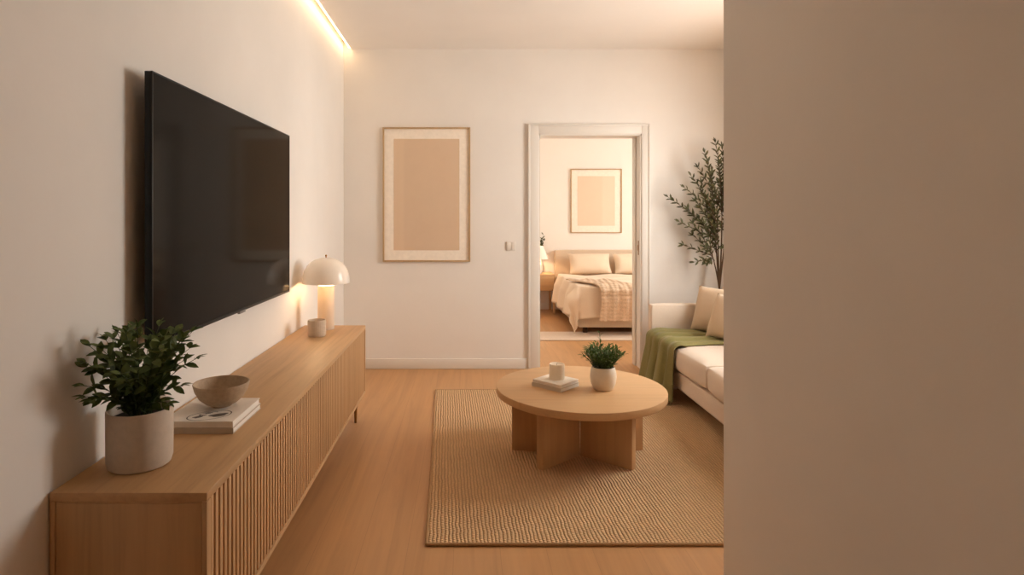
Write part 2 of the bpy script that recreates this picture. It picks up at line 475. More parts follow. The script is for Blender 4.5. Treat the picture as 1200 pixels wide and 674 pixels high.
# ------------------------------------------------------------------ media console
KX0, KX1, KY0, KY1, KZ0, KZ1 = -1.105, -.687, 1.585, 4.09, .17, .63
t = thing('media_console', 'long low oak media console with slatted doors along the left wall', 'console', (-.9, 2.84, 0))
link('top', B(KX0, KX1, KY0, KY1, KZ1-.024, KZ1, .0025), M['oak_y'], t)
for y0, y1, sg in ((KY0, KY0+.024, 1), (KY1-.024, KY1, -1)):
    bm = B(KX0, KX1, y0+(.004 if sg > 0 else 0), y1-(0 if sg > 0 else .004), KZ0, KZ1-.0245)
    ye0, ye1 = (y0, y0+.006) if sg > 0 else (y1-.006, y1)
    box(bm, KX0, KX0+.014, ye0, ye1, KZ0, KZ1-.0245, .0015); box(bm, KX1-.014, KX1, ye0, ye1, KZ0, KZ1-.0245, .0015)
    box(bm, KX0+.015, KX1-.015, ye0+(.002 if sg > 0 else 0), ye1-(0 if sg > 0 else .002), KZ0+.0, KZ1-.03, .0015)
    link('side_panel', bm, M['oak_z'], t)
link('bottom_panel', B(KX0, KX1, KY0+.0245, KY1-.0245, KZ0, KZ0+.018, .002), M['oak_y'], t)
link('back_panel', B(KX0, KX0+.008, KY0+.025, KY1-.025, KZ0+.019, KZ1-.025), M['oak_z'], t)
nd = 4; ya, yb = KY0+.0255, KY1-.0255; dw = (yb-ya)/nd
for k in range(nd):
    d0, d1 = ya+k*dw+.001, ya+(k+1)*dw-.001
    bm = B(KX1-.030, KX1-.016, d0, d1, KZ0+.020, KZ1-.026)
    ns = 20; p = (d1-d0)/ns
    for i in range(ns):
        c = d0+p*(i+.5)
        box(bm, KX1-.017, KX1-.003, c-p*.30, c+p*.30, KZ0+.020, KZ1-.026, .002, 2)
    link('slatted_door', bm, M['oak_slat'], t)
for x in (-1.06, -.735):
    for y in (1.72, 3.98):
        link('leg', lathe(bmesh.new(), x, y, [(0, 0), (.009, 0), (.0125, KZ0-.004), (.03, KZ0-.004), (.03, KZ0), (0, KZ0)], 20), M['brass'], t, label='slim bronze metal leg')

# ------------------------------------------------------------------ television
TX, TY0, TY1, TZ0, TZ1 = -1.038, 1.975, 3.515, .93, 1.848
t = thing('wall_mounted_tv', 'large black flat television mounted on the left wall above the console', 'television', (-1.08, 2.74, TZ0))
link('housing', B(TX-.026, TX-.003, TY0, TY1, TZ0, TZ1, .003), M['black'], t)
bm = bmesh.new(); b = .006
box(bm, TX-.004, TX+.001, TY0, TY0+b, TZ0, TZ1, .001); box(bm, TX-.004, TX+.001, TY1-b, TY1, TZ0, TZ1, .001)
box(bm, TX-.004, TX+.001, TY0+b, TY1-b, TZ1-b, TZ1, .001); box(bm, TX-.004, TX+.001, TY0+b, TY1-b, TZ0, TZ0+.012, .001)
link('bezel', bm, M['black'], t)
link('screen', B(TX-.0035, TX-.0005, TY0+b, TY1-b, TZ0+.012, TZ1-b), M['screen'], t)
link('badge', B(TX-.01, TX+.002, 2.74, 2.81, TZ0-.009, TZ0+.003, .001), M['badge'], t, label='small grey badge under the lower edge')
link('wall_bracket', box(B(XL, XL+.012, 2.45, 3.05, 1.2, 1.6, .003), XL+.012, TX-.026, 2.6, 2.9, 1.3, 1.5, .003), M['black'], t)

# ------------------------------------------------------------------ plants
def bez(p0, p1, p2, n):
    return [(1-t)**2*p0+2*t*(1-t)*p1+t*t*p2 for t in [i/n for i in range(n+1)]]

rnd = random.Random(11)
PX, PY = -.968, 1.775
t = thing('potted_plant', 'leafy dark green plant in a beige stone pot at the near end of the console', 'plant', (PX, PY, KZ1))
Z = KZ1
link('pot', lathe(bmesh.new(), PX, PY, [(0, Z), (.078, Z), (.084, Z+.004), (.089, Z+.02), (.090, Z+.16), (.0895, Z+.166), (.087, Z+.168), (.083, Z+.166), (.081, Z+.15), (.080, Z+.02), (0, Z+.015)], 64), M['pot'], t)
link('soil', lathe(bmesh.new(), PX, PY, [(0, Z+.10), (.0795, Z+.10), (.0795, Z+.14), (.04, Z+.147), (0, Z+.145)], 32), M['soil'], t)
# sprays: (sideways at the image plane, towards camera, height) of each tip from the rim's centre
tips = []
for i in range(26):
    a = 2*PI*i*.381966; r = .06+.135*math.sqrt((i+.5)/26)
    tips.append((r*math.cos(a), r*math.sin(a), .30-.55*max(0, r-.09)+rnd.uniform(-.05, .015)))
tips += [(-.13, -.17, .13), (-.115, -.13, .22), (-.10, -.12, .27), (.150, 0, .20), (.14, .0, .12), (.14, -.04, .245), (.125, -.06, .08), (-.06, -.17, .12), (-.09, -.16, .16), (.02, -.14, .17), (.10, .05, .28), (.0, -.02, .31), (.05, .03, .305), (-.05, -.05, .30)]
lb, sb = bmesh.new(), bmesh.new()
for (dx, dy, dz) in tips:
    dx, dy, dz = dx*.86, dy*.86, dz*.93
    if PX+dx < XL+.045: dx = XL+.045-PX+rnd.uniform(0, .03)
    p0 = Vector((PX+dx*.18, PY+dy*.18, Z+.14)); p2 = Vector((PX+dx, PY+dy, Z+.14+dz-.02))
    p1 = p0.lerp(p2, .45)+Vector((-dx*.25, -dy*.25, .04))
    pts = bez(p0, p1, p2, 8); tube(sb, pts, [.0024-.0002*k for k in range(9)], 5)
    nl = 7
    for k in range(nl):
        f = .12+.88*k/(nl-1); i = min(7, int(f*8)); q = pts[i].lerp(pts[i+1], f*8-i); d = (pts[i+1]-pts[i]).normalized()
        s = d.cross(Vector((0, 0, 1))); s = s.normalized() if s.length > .1 else Vector((1, 0, 0))
        if k % 2: s = Matrix.Rotation(PI/2+rnd.uniform(-.3, .3), 3, d) @ s
        for sg in (1, -1):
            dd = (s*sg*.8+d*.75+Vector((rnd.uniform(-.2, .2), rnd.uniform(-.2, .2), .15)))
            L = rnd.uniform(.032, .046)*(1-.25*abs(f-.6))
            if (q+dd.normalized()*L).x < XL+.012: continue
            leaf(lb, q, dd, Vector((rnd.uniform(-.3, .5), rnd.uniform(-.9, .1), 1)), L, L*.56, rnd.uniform(.05, .35))
    leaf(lb, pts[-1], pts[-1]-pts[-2], Vector((.2, .1, 1)), .028, .013, .2)
link('stems', sb, M['stem'], t); link('foliage', lb, M['leaf'], t, smooth=60)

# low herb in cream pot on the coffee table
TCX, TCY, TZ = .653, 3.42, .40
HX, HY = .772, 3.36
t = thing('potted_herb', 'small bushy green plant in a rounded cream pot on the coffee table', 'plant', (HX, HY, TZ))
link('pot', lathe(bmesh.new(), HX, HY, [(0, TZ), (.048, TZ), (.055, TZ+.006), (.068, TZ+.035), (.0735, TZ+.07), (.071, TZ+.10), (.064, TZ+.125), (.062, TZ+.128), (.059, TZ+.126), (.060, TZ+.11), (.055, TZ+.03), (0, TZ+.02)], 48), M['whitepot'], t)
link('soil', lathe(bmesh.new(), HX, HY, [(0, TZ+.08), (.06, TZ+.085), (.0605, TZ+.105), (.03, TZ+.115), (0, TZ+.112)], 32), M['soil'], t)
lb, sb = bmesh.new(), bmesh.new(); rnd = random.Random(5)
for i in range(96):
    a = 2*PI*i*.381966; r = .015+.105*math.sqrt((i+.5)/96)
    h = (.125-.45*max(0, r-.06))*rnd.uniform(.7, 1.1)
    if i == 6: h = .19
    p0 = Vector((HX+r*.35*math.cos(a), HY+r*.35*math.sin(a), TZ+.11)); p2 = Vector((HX+r*math.cos(a), HY+r*math.sin(a), TZ+.115+max(.02, h)))
    p1 = p0.lerp(p2, .5)+Vector((0, 0, .02)); pts = bez(p0, p1, p2, 6); tube(sb, pts, .0012, 5)
    for k in range(9):
        f = .15+.85*k/8; j = min(5, int(f*6)); q = pts[j].lerp(pts[j+1], f*6-j); d = (pts[j+1]-pts[j]).normalized()
        s = Matrix.Rotation(k*2.4, 3, d) @ (d.cross(Vector((.3, .2, 1)))).normalized()
        leaf(lb, q, s*.6+d, Vector((0, 0, 1)), rnd.uniform(.020, .034), rnd.uniform(.007, .011), .25, 3)
link('stems', sb, M['stem'], t); link('foliage', lb, M['herb'], t, smooth=60)

# tall olive tree in the corner behind the sofa
def wp(px, py, d): return Vector(((px-CX)*d/F, d, CH-(py-CY)*d/F))
OX, OY = 2.215, 5.225
t = thing('olive_tree', 'tall slender leafy tree standing in the corner behind the sofa arm', 'plant', (OX, OY, 0))
link('pot', lathe(bmesh.new(), OX, OY, [(0, 0), (.10, 0), (.108, .01), (.128, .30), (.13, .335), (.12, .34), (.115, .33), (.112, .28), (0, .27)], 48), M['pot'], t)
link('soil', lathe(bmesh.new(), OX, OY, [(0, .27), (.1115, .275), (.112, .29), (.05, .305), (0, .30)], 32), M['soil'], t)
sb, lb = bmesh.new(), bmesh.new(); rnd = random.Random(21)
fork = wp(843, 338, 5.22)
tube(sb, bez(Vector((OX, OY, .29)), Vector((OX+.015, OY, .55)), fork, 8), [.017-.0008*k for k in range(9)], 10)
forks = []
for (px, py, dd) in ((841, 262, 5.2), (846, 250, 5.25), (835, 300, 5.17), (851, 265, 5.22), (839, 285, 5.28)):
    q = wp(px, py, dd); pts = bez(fork, fork.lerp(q, .5)+Vector((rnd.uniform(-.01, .02), 0, 0)), q, 6)
    tube(sb, pts, [.0085-.0008*k for k in range(7)], 8); forks.append(q)
twigs = [(783, 231, 0), (802, 220, 0), (810, 206, 0), (818, 196, 1), (826, 179, 1), (838, 167, 1), (801, 287, 2), (814, 307, 2), (812, 276, 2), (796, 260, 0),
         (846, 172, 1), (855, 185, 3), (862, 205, 3), (868, 228, 3), (872, 250, 3), (822, 214, 4), (834, 200, 4), (842, 215, 1), (828, 232, 4), (815, 236, 0),
         (852, 215, 3), (845, 238, 1), (806, 245, 0), (833, 250, 4), (820, 256, 2), (858, 240, 3), (829, 190, 4), (842, 190, 1), (864, 275, 3), (825, 290, 2), (826, 262, 4), (838, 275, 4), (820, 244, 0), (833, 232, 4), (845, 262, 1), (840, 240, 0), (812, 262, 2), (828, 308, 2), (848, 290, 3), (836, 220, 1)]
for (px, py, fk) in twigs:
    dd = 5.2+rnd.uniform(-.10, .10); q = wp(px, py, dd); q.x = min(q.x, XR-.06); q.y = min(q.y, YB-.06)
    s0 = forks[fk]; 
    if fk in (0, 1, 3, 4) and py > 225: s0 = s0.lerp(fork, .25)
    mid = s0.lerp(q, .5)+Vector((rnd.uniform(-.02, .05), 0, .02 if py < 240 else -.01))
    pts = bez(s0, mid, q, 12); tube(sb, pts, [.0038-.0002*k for k in range(13)], 6)
    ln = (q-s0).length; nl = max(6, int(ln/.034))
    for k in range(nl):
        f = .22+.78*k/(nl-1); j = min(11, int(f*12)); p = pts[j].lerp(pts[j+1], f*12-j); d = (pts[j+1]-pts[j]).normalized()
        s = Matrix.Rotation(k*1.57+rnd.uniform(-.4, .4), 3, d) @ d.cross(Vector((.2, 1, .1))).normalized()
        for sg in (1, -1):
            v = s*sg*.75+d*.8+Vector((0, 0, .15)); L = rnd.uniform(.040, .058)
            e = p+v.normalized()*L
            if e.y > YB-.015 or e.x > XR-.015: continue
            leaf(lb, p, v, Vector((rnd.uniform(-.6, .6), -.8, .7)), L, L*.36, rnd.uniform(0, .2), 3)
    leaf(lb, q, pts[-1]-pts[-2], Vector((0, -1, .5)), .05, .014, .1, 3)
link('trunk', sb, M['bark'], t); link('foliage', lb, M['olive'], t, smooth=60)

# ------------------------------------------------------------------ books and bowl on the console
def book(name, label, cat, x0, x1, y0, y1, z0, z1, cov, mt=None, group=None, spine='y0'):
    c = Vector(((x0+x1)/2, (y0+y1)/2, z0))
    wc = (mt @ c) if mt is not None else c
    r = thing(name, label, cat, wc, group)
    e = .0025
    bm = B(x0, x1, y0, y1, z0, z0+e, .0008, 1, mt); box(bm, x0, x1, y0, y1, z1-e, z1, .0008, 1, mt)
    if spine == 'y0': box(bm, x0, x1, y0, y0+e, z0+e*.9, z1-e*.9, 0, 1, mt)
    else: box(bm, x0, x0+e, y0, y1, z0+e*.9, z1-e*.9, 0, 1, mt)
    link('cover', bm, cov, r)
    link('pages', B(x0+.004, x1-.003, y0+.003, y1-.004, z0+e, z1-e, 0, 1, mt), M['pages'], r)
    return r
book('book', 'lower pale book lying on the console beneath the other book and the bowl', 'book', -1.035, -.786, 2.018, 2.292, KZ1, KZ1+.020, M['cover_b'], group='books on the console')
bk = book('book', 'upper pale book with a grey leaf motif on its cover, under the stoneware bowl', 'book', -1.033, -.789, 2.022, 2.29, KZ1+.0202, KZ1+.041, M['cover'], group='books on the console')
bm = bmesh.new(); zc = KZ1+.0411
def blob(bm, cx, cy, rx, ry, a, z, th=.0005, n=28, wob=0, ph=0):
    pts = []
    for i in range(n):
        q = 2*PI*i/n; k = 1+wob*math.sin(3*q+ph)+wob*.6*math.sin(5*q+ph*2)
        x, y = rx*k*math.cos(q), ry*k*math.sin(q)
        pts.append((cx+x*math.cos(a)-y*math.sin(a), cy+x*math.sin(a)+y*math.cos(a)))
    lo = [bm.verts.new((x, y, z)) for x, y in pts]; hi = [bm.verts.new((x, y, z+th)) for x, y in pts]
    bm.faces.new(hi)
    for i in range(n): bm.faces.new((lo[i], lo[(i+1) % n], hi[(i+1) % n], hi[i]))
def ring(bm, cx, cy, rx, ry, a, z, w, n=40, q0=0, q1=2*PI):
    prev = None
    for i in range(n+1):
        q = q0+(q1-q0)*i/n; row = []
        for k in (1-w, 1+w):
            x, y = rx*k*math.cos(q), ry*k*math.sin(q)
            row.append(bm.verts.new((cx+x*math.cos(a)-y*math.sin(a), cy+x*math.sin(a)+y*math.cos(a), z+.0006)))
        if prev: bm.faces.new((prev[0], prev[1], row[1], row[0]))
        prev = row
blob(bm, -.865, 2.09, .030, .016, .5, zc, wob=.12); blob(bm, -.925, 2.072, .022, .009, .9, zc, wob=.2, ph=1); blob(bm, -.91, 2.11, .013, .005, .2, zc, wob=.2)
ring(bm, -.895, 2.085, .072, .046, .5, zc, .03); ring(bm, -.905, 2.103, .03, .014, .6, zc, .08, q1=4.2)
link('cover_motif', bm, M['ink'], bk, label='grey abstract leaf drawing on the cover')
bx, by, bz = -.90, 2.20, KZ1+.041
o = link('bowl', lathe(bmesh.new(), bx, by, [(0, bz), (.036, bz), (.038, bz+.004), (.055, bz+.012), (.078, bz+.032), (.092, bz+.058), (.0985, bz+.083), (.0975, bz+.086), (.094, bz+.085), (.086, bz+.058), (.070, bz+.034), (.045, bz+.016), (0, bz+.010)], 64), M['bowl'])
tag(o, 'wide beige stoneware bowl sitting on the stacked books', 'bowl')

# ------------------------------------------------------------------ mushroom lamp and ribbed cup
LX, LY = -.925, 3.95; z = KZ1
t = thing('table_lamp', 'white mushroom lamp with lit dome shade at the far end of the console', 'lamp', (LX, LY, z))
link('base', lathe(bmesh.new(), LX, LY, [(0, z), (.052, z), (.054, z+.004), (.054, z+.28), (.051, z+.288), (.006, z+.288), (.006, z+.284), (.047, z+.282), (.049, z+.278), (.049, z+.008), (0, z+.008)], 48), M['alabaster_lit'], t)
link('base_bulb', ball(LX, LY, z+.245, .016), M['bulb3'], t)
link('stem', lathe(bmesh.new(), LX, LY, [(.006, z+.287), (.006, z+.47), (0, z+.472)], 16), M['brass'], t)
prof = [(.152, z+.305), (.1525, z+.318), (.150, z+.35), (.141, z+.385), (.124, z+.418), (.10, z+.443), (.068, z+.461), (.035, z+.470), (0, z+.472)]
inn = [(r-.004 if r > .01 else 0, zz-.004) for r, zz in prof[::-1]]; inn[-1] = (.148, z+.305)
link('shade', lathe(bmesh.new(), LX, LY, prof+inn+[(.152, z+.305)], 64), M['lampwhite'], t)
link('finial', lathe(bmesh.new(), LX, LY, [(0, z+.472), (.004, z+.472), (.004, z+.48), (.007, z+.485), (.005, z+.491), (0, z+.493)], 16), M['brass'], t)
link('bulb', ball(LX, LY, z+.335, .026), M['bulb'], t)
cx, cy = -.928, 3.72
o = link('ribbed_cup', lathe(bmesh.new(), cx, cy, [(0, z), (.050, z), (.054, z+.006), (.056, z+.02), (.056, z+.09), (.054, z+.1), (.050, z+.1), (.047, z+.095), (.046, z+.02), (0, z+.015)], 112, 28, .010), M['cup'])
tag(o, 'small ribbed clay cup in front of the mushroom lamp on the console', 'cup')

# ------------------------------------------------------------------ wall art and switch
def art(name, label, x0, x1, z0, z1, yw, fw, mw, art_mat, mat_mat=None):
    r = thing(name, label, 'picture', ((x0+x1)/2, yw, z0))
    bm = B(x0, x0+fw, yw-.028, yw, z0, z1, .002); box(bm, x1-fw, x1, yw-.028, yw, z0, z1, .002)
    box(bm, x0+fw, x1-fw, yw-.028, yw, z0, z0+fw, .002); box(bm, x0+fw, x1-fw, yw-.028, yw, z1-fw, z1, .002)
    link('frame', bm, M['oak_frame'], r)
    link('mat_board', B(x0+fw, x1-fw, yw-.012, yw-.004, z0+fw, z1-fw), M['mat'], r)
    link('print', B(x0+fw+mw, x1-fw-mw, yw-.0135, yw-.0121, z0+fw+mw*1.05, z1-fw-mw*1.05), art_mat, r)
    return r
art('framed_picture', 'tall framed tan abstract print on the back wall left of the doorway', -.752, .04, .972, 2.187, YB, .014, .085, M['art'])
art('framed_picture', 'framed pale abstract print hanging above the bed in the bedroom', 1.575, 2.345, 1.15, 2.113, YE, .014, .09, M['art2'])
t = thing('light_switch', 'cream double light switch on the back wall beside the doorway', 'switch', (.41, YB, 1.07))
link('plate', B(.365, .452, YB-.008, YB, 1.07, 1.155, .003), M['switch'], t)
link('rocker', B(.371, .405, YB-.014, YB-.007, 1.078, 1.147, .002), M['switch'], t); link('rocker', B(.411, .446, YB-.012, YB-.007, 1.078, 1.147, .002), M['switch'], t)

# ------------------------------------------------------------------ rug
bm = bmesh.new()
RC = [(-.163, 2.478), (1.86, 2.478), (1.83, 4.72), (-.236, 4.72)]
def rugpt(u, v, z):
    a = Vector(RC[0]).lerp(Vector(RC[1]), u); b = Vector(RC[3]).lerp(Vector(RC[2]), u); c = a.lerp(b, v)
    return Vector((c.x, c.y, z))
RT = .011
grid(bm, lambda u, v: rugpt(u, v, RT), 40, 44)
rnd = random.Random(3)
lo = bmesh.new()
for (u0, v0, u1, v1) in ((0, 0, 1, 0), (1, 0, 1, 1), (1, 1, 0, 1), (0, 1, 0, 0)):
    ns = 40 if v0 == v1 else 44
    for i in range(ns):
        f0, f1 = i/ns, (i+1)/ns
        a = rugpt(u0+(u1-u0)*f0, v0+(v1-v0)*f0, RT); b = rugpt(u0+(u1-u0)*f1, v0+(v1-v0)*f1, RT)
        bm.faces.new([bm.verts.new(p) for p in (a, b, Vector((b.x, b.y, .0005)), Vector((a.x, a.y, .0005)))])
bmesh.ops.remove_doubles(bm, verts=bm.verts, dist=.0001)
bmesh.ops.recalc_face_normals(bm, faces=bm.faces)
c = rugpt(.5, .5, 0)
t = thing('jute_rug', 'large woven natural jute rug under the round coffee table', 'rug', (c.x, c.y, 0))
link('weave', bm, M['rug'], t, smooth=30)
bm = bmesh.new()
cs = [rugpt(0, 0, .0068), rugpt(1, 0, .0068), rugpt(1, 1, .0068), rugpt(0, 1, .0068)]
for a, b in zip(cs, cs[1:]+cs[:1]): tube(bm, [a, b], .0068, 12)
link('bound_edge', bm, M['rugedge'], t, label='thicker darker bound edge')

# ------------------------------------------------------------------ coffee table
R_ = .478
t = thing('coffee_table', 'round oak coffee table with a crossed panel base on the jute rug', 'table', (TCX, TCY, RT))
link('tabletop', lathe(bmesh.new(), TCX, TCY, [(0, TZ-.042), (R_-.005, TZ-.042), (R_-.001, TZ-.039), (R_, TZ-.036), (R_, TZ-.006), (R_-.001, TZ-.002), (R_-.005, TZ), (0, TZ)], 128), M['oak_x'], t)
BCX, BCY = .650, 3.43
def arm(ang, L, th=.045):
    mt = rotz((BCX, BCY, 0), ang)
    return B(.02, L, -th/2, th/2, RT, TZ-.0425, .002, 2, mt)
for ang, L in ((math.radians(169), .385), (math.radians(11), .385), (math.radians(221), .335), (math.radians(-41), .335)):
    link('base_panel', arm(ang, L), M['oak_leg'], t)

# book, candle on the coffee table
A = Vector((.523, 3.288)); e1 = Vector((-.134, .150)); e2 = Vector((.128, .134))
ang = math.atan2(e2.y, e2.x)
mt = rotz((A.x, A.y, 0), ang)
book('book', 'lower thick sand-edged book turned cornerwise on the round coffee table', 'book', 0, .186, 0, .200, TZ, TZ+.022, M['cover_b'], mt, 'books on the coffee table', spine='x0')
book('book', 'upper cream book under the candle on the round coffee table', 'book', .003, .182, .003, .195, TZ+.0222, TZ+.040, M['cover_w'], mt, 'books on the coffee table', spine='x0')
cz = TZ+.040; ccx, ccy = .523, 3.435
t = thing('candle', 'thick cream pillar candle standing on the coffee table books', 'candle', (ccx, ccy, cz))
link('wax', lathe(bmesh.new(), ccx, ccy, [(0, cz), (.043, cz), (.044, cz+.003), (.044, cz+.080), (.042, cz+.085), (.036, cz+.084), (.03, cz+.079), (0, cz+.077)], 48), M['wax'], t)
link('wick', tube(bmesh.new(), [(ccx, ccy, cz+.076), (ccx+.001, ccy, cz+.085), (ccx+.003, ccy, cz+.09)], .001, 6), M['wick'], t)

# ------------------------------------------------------------------ sofa
FX = 1.545; SY0, SY1 = 2.70, 4.965
t = thing('sofa', 'oatmeal linen sofa along the right wall facing the television', 'sofa', (2.0, 3.83, 0))
link('base', softbox(bmesh.new(), FX, 2.43, SY0, SY1, .115, .245, .018), M['sofa'], t)
for y0, y1 in ((SY1, SY1+.105), (SY0-.105, SY0)):
    link('arm', softbox(bmesh.new(), FX, 2.43, y0, y1, .115, .646, .02, .003), M['sofa'], t)
link('backrest', softbox(bmesh.new(), 2.25, 2.43, SY0, SY1, .246, .74, .03, .005), M['sofa'], t)
ym = 3.83
for y0, y1 in ((ym+.002, SY1-.003), (SY0+.003, ym-.002)):
    link('seat_cushion', softbox(bmesh.new(), FX-.012, 2.249, y0, y1, .247, .425, .045, .016), M['sofa'], t)
    link('back_cushion', softbox(bmesh.new(), 2.10, 2.246, y0+.01, y1-.01, .452, .82, .05, .012), M['sofa'], t)
for x in (FX+.07, 2.36):
    for y in (SY0-.05, SY1+.05):
        zb = RT if (y < 4.70 and x < 1.8) else 0
        link('leg', lathe(bmesh.new(), x, y, [(0, zb), (.014, zb), (.02, .116), (0, .116)], 20), M['darkfoot'], t)

# throw pillows
def prot(face, tilt, roll=0):
    # local z -> facing direction, tilted back
    f = Vector((face[0], face[1], 0)).normalized(); side = Vector((0, 0, 1)).cross(f).normalized()
    n = (f*math.cos(tilt)+Vector((0, 0, 1))*math.sin(tilt)).normalized(); up = n.cross(side).normalized()
    m = Matrix((side, up, n)).transposed()
    return m @ Matrix.Rotation(roll, 3, 'Z')
def pillow(label, c, size, face, tilt, roll, mat, name='throw_pillow', cat='pillow', group=None):
    o = link(name, cushion(bmesh.new(), c, size, prot(face, tilt, roll), 18), mat, smooth=70); tag(o, label, cat, group); return o
pillow('sand linen pillow leaning in the far sofa corner against the arm', (2.0, 4.765, .628), (.40, .38, .13), (-.82, -.57), math.radians(20), .0, M['pillow'], group='throw pillows on the sofa')
pillow('sand linen pillow nearer the camera, leaning in front of the corner pillow', (1.985, 4.45, .618), (.38, .36, .12), (-.88, -.48), math.radians(24), .0, M['pillow'], group='throw pillows on the sofa')

# green throw over seat and front
ty0, ty1 = 4.315, 4.945
def throw_fn(u, v):
    # u: from the back of the seat over the front edge and down; v: across, near -> far
    Ls = .54; Lh = .335; r = .05
    s = u*(Ls+PI/2*r+Lh)
    spread = 1.0
    y = ty0+(ty1-ty0)*v
    g = v+.035*math.sin(v*9+1)
    fold = .62*math.sin(g*24+.4)+.30*math.sin(g*43+1.1+u*1.2)+.14*math.sin(g*71+u*3)
    fold = math.copysign(abs(fold)**.8, fold)
    fold = (fold+.9)*min(1, v/.05)-.9
    if s < Ls:
        x = FX-.012+.035+Ls-s; zz = .4425+.015*(fold+.9)*(.6+.4*s/Ls)+.006*math.sin(8*s+3*v)
        y += .014*math.sin(s*7)*(1-v)
    elif s < Ls+PI/2*r:
        a = (s-Ls)/r; x = FX-.012+.035-(r+.016)*math.sin(a)-.017*(fold+.9)*math.sin(a); zz = .4425-r*(1-math.cos(a))+.015*(fold+.9)*math.cos(a)
    else:
        h = s-Ls-PI/2*r; f = h/Lh
        x = FX-.012+.035-(r+.016)-.017*(fold+.9)-.030*f*(fold+.5)-.03*f; zz = .3925-h*(1+.12*v)-.02*f*math.sin(v*9+1)
        y += -.03*f*math.cos(g*24+.4)+.03*f*(v-.5)
    return Vector((x, y, zz))
t0 = throw_fn(.5, .5)
t = thing('throw_blanket', 'moss green wool throw draped over the sofa seat and front edge', 'blanket', (t0.x, t0.y, t0.z))
o = link('fabric', grid(bmesh.new(), throw_fn, 70, 150), M['throw'], t, smooth=80); solid(o, .006)
bm = bmesh.new(); rnd = random.Random(8)
for i in range(78):
    v = (i+.5)/78; p = throw_fn(1, v); q = p+Vector((rnd.uniform(-.008, .004), rnd.uniform(-.008, .008), -rnd.uniform(.035, .05)))
    q.z = max(q.z, .005)
    tube(bm, [p+Vector((.003, 0, .006)), p.lerp(q, .5)+Vector((rnd.uniform(-.003, .003), 0, 0)), q], [.0022, .002, .0012], 5)
o = link('fringe', bm, M['throw'], t); o['kind'] = 'stuff'

# ------------------------------------------------------------------ bedroom
bx0, bx1, by0, by1 = 1.315, 2.93, 6.98, 8.88
t = thing('bed', 'upholstered double bed with low padded headboard in the bedroom beyond the doorway', 'bed', (2.1, 7.9, 0))
link('frame', softbox(bmesh.new(), bx0, bx1, by0, by1, .085, .30, .02), M['bedfab'], t)
link('headboard', softbox(bmesh.new(), bx0+.01, bx1-.01, by1+.005, YE-.003, .085, .90, .03), M['bedfab'], t)
link('mattress', softbox(bmesh.new(), bx0+.02, bx1-.02, by0+.02, by1-.005, .301, .53, .05), M['bedlinen'], t)
for x in (bx0+.1, bx1-.1):
    for y in (by0+.12, by1-.1): link('leg', B(x-.025, x+.025, y-.025, y+.025, .012 if y < 7.3 else 0, .086, .004), M['darkfoot'], t)
def duvet_fn(u, v):
    fx = bx0-.40+u*(bx1-bx0+.80); hang = .42-.10*u; fy = by0-hang+v*(8.42-by0+hang)
    ox = max(0, bx0-.005-fx); ox2 = max(0, fx-bx1-.005); oy = max(0, by0-.005-fy)
    x = min(max(fx, bx0-.005), bx1+.005); y = max(fy, by0-.005)
    o1 = max(ox, ox2); drop = math.hypot(o1, oy)
    r = .05; dr = max(0, drop-r*.55) if drop > r else drop*drop/(2*r)*.9
    wob = math.sin(fy*13+.5)*(ox > 0)+(math.sin(fx*11+1)+.5*math.sin(fx*23))*(oy > 0)*.8
    k = min(1, drop/.15)
    flare = .17*min(drop, .45)+.030*wob*k+.025*k
    sgn = -1 if ox > 0 else (1 if ox2 > 0 else 0)
    tot = o1+oy+1e-6
    cor = 1+1.0*math.exp(-((ox-oy)/.25)**2) if (ox > 0 and oy > 0) else 1
    x += sgn*flare*cor*(o1/tot if tot > 1e-4 else 0); y -= flare*cor*(oy/tot if tot > 1e-4 else 0)
    z = .575-dr+.008*math.sin(fx*9+fy*4)*(1-k)+.006*math.sin(fy*21+fx*6)*(1-k)
    z = max(z, .025+.01*abs(wob))
    return Vector((x, y, z))
o = link('duvet', grid(bmesh.new(), duvet_fn, 90, 90), M['bedlinen'], smooth=80); solid(o, .022)
tag(o, 'rumpled cream linen duvet draped over the bed to the floor', 'duvet')
def knit_fn(u, v):
    # u across (X), v from on top of the bed to hanging over the foot
    s = v*1.02; top = .60
    x = 1.54+u*.42+.0
    if s < top:
        y = by0+(.55-s); xx = x-.28*(1-v/.59)*(1-.5*u); z = .592+.008*math.sin(u*16)
    else:
        h = s-top; y = by0-.085-.05*min(1, h/.15)-.012*math.sin(u*22)-.03*h; xx = x+.02*math.sin(h*9); z = .575-h*.92+.008*math.sin(u*16)*(1-min(1, h*6))
    if .5 < s < .68:
        k = (s-.5)/.18; y = by0+.05+( -.135-.05)*k - .01*math.sin(u*22)*k; z = .594-.068*k*k+.008*math.sin(u*16)*(1-k)
    return Vector((xx, y, z))
p0 = knit_fn(.5, .5)
o = link('knit_throw', grid(bmesh.new(), knit_fn, 40, 60), M['knit'], smooth=80); solid(o, .014)
tag(o, 'tan chunky knit throw hanging over the foot of the bed', 'blanket')
for i, x in enumerate((1.80, 2.45)):
    pillow(['left cream pillow propped against the headboard of the bed', 'right cream pillow propped against the headboard of the bed'][i], (x, 8.68, .712), (.62, .32, .17), (.05, -1), math.radians(28), 0, M['bedlinen'], 'bed_pillow', 'pillow', 'pillows on the bed')

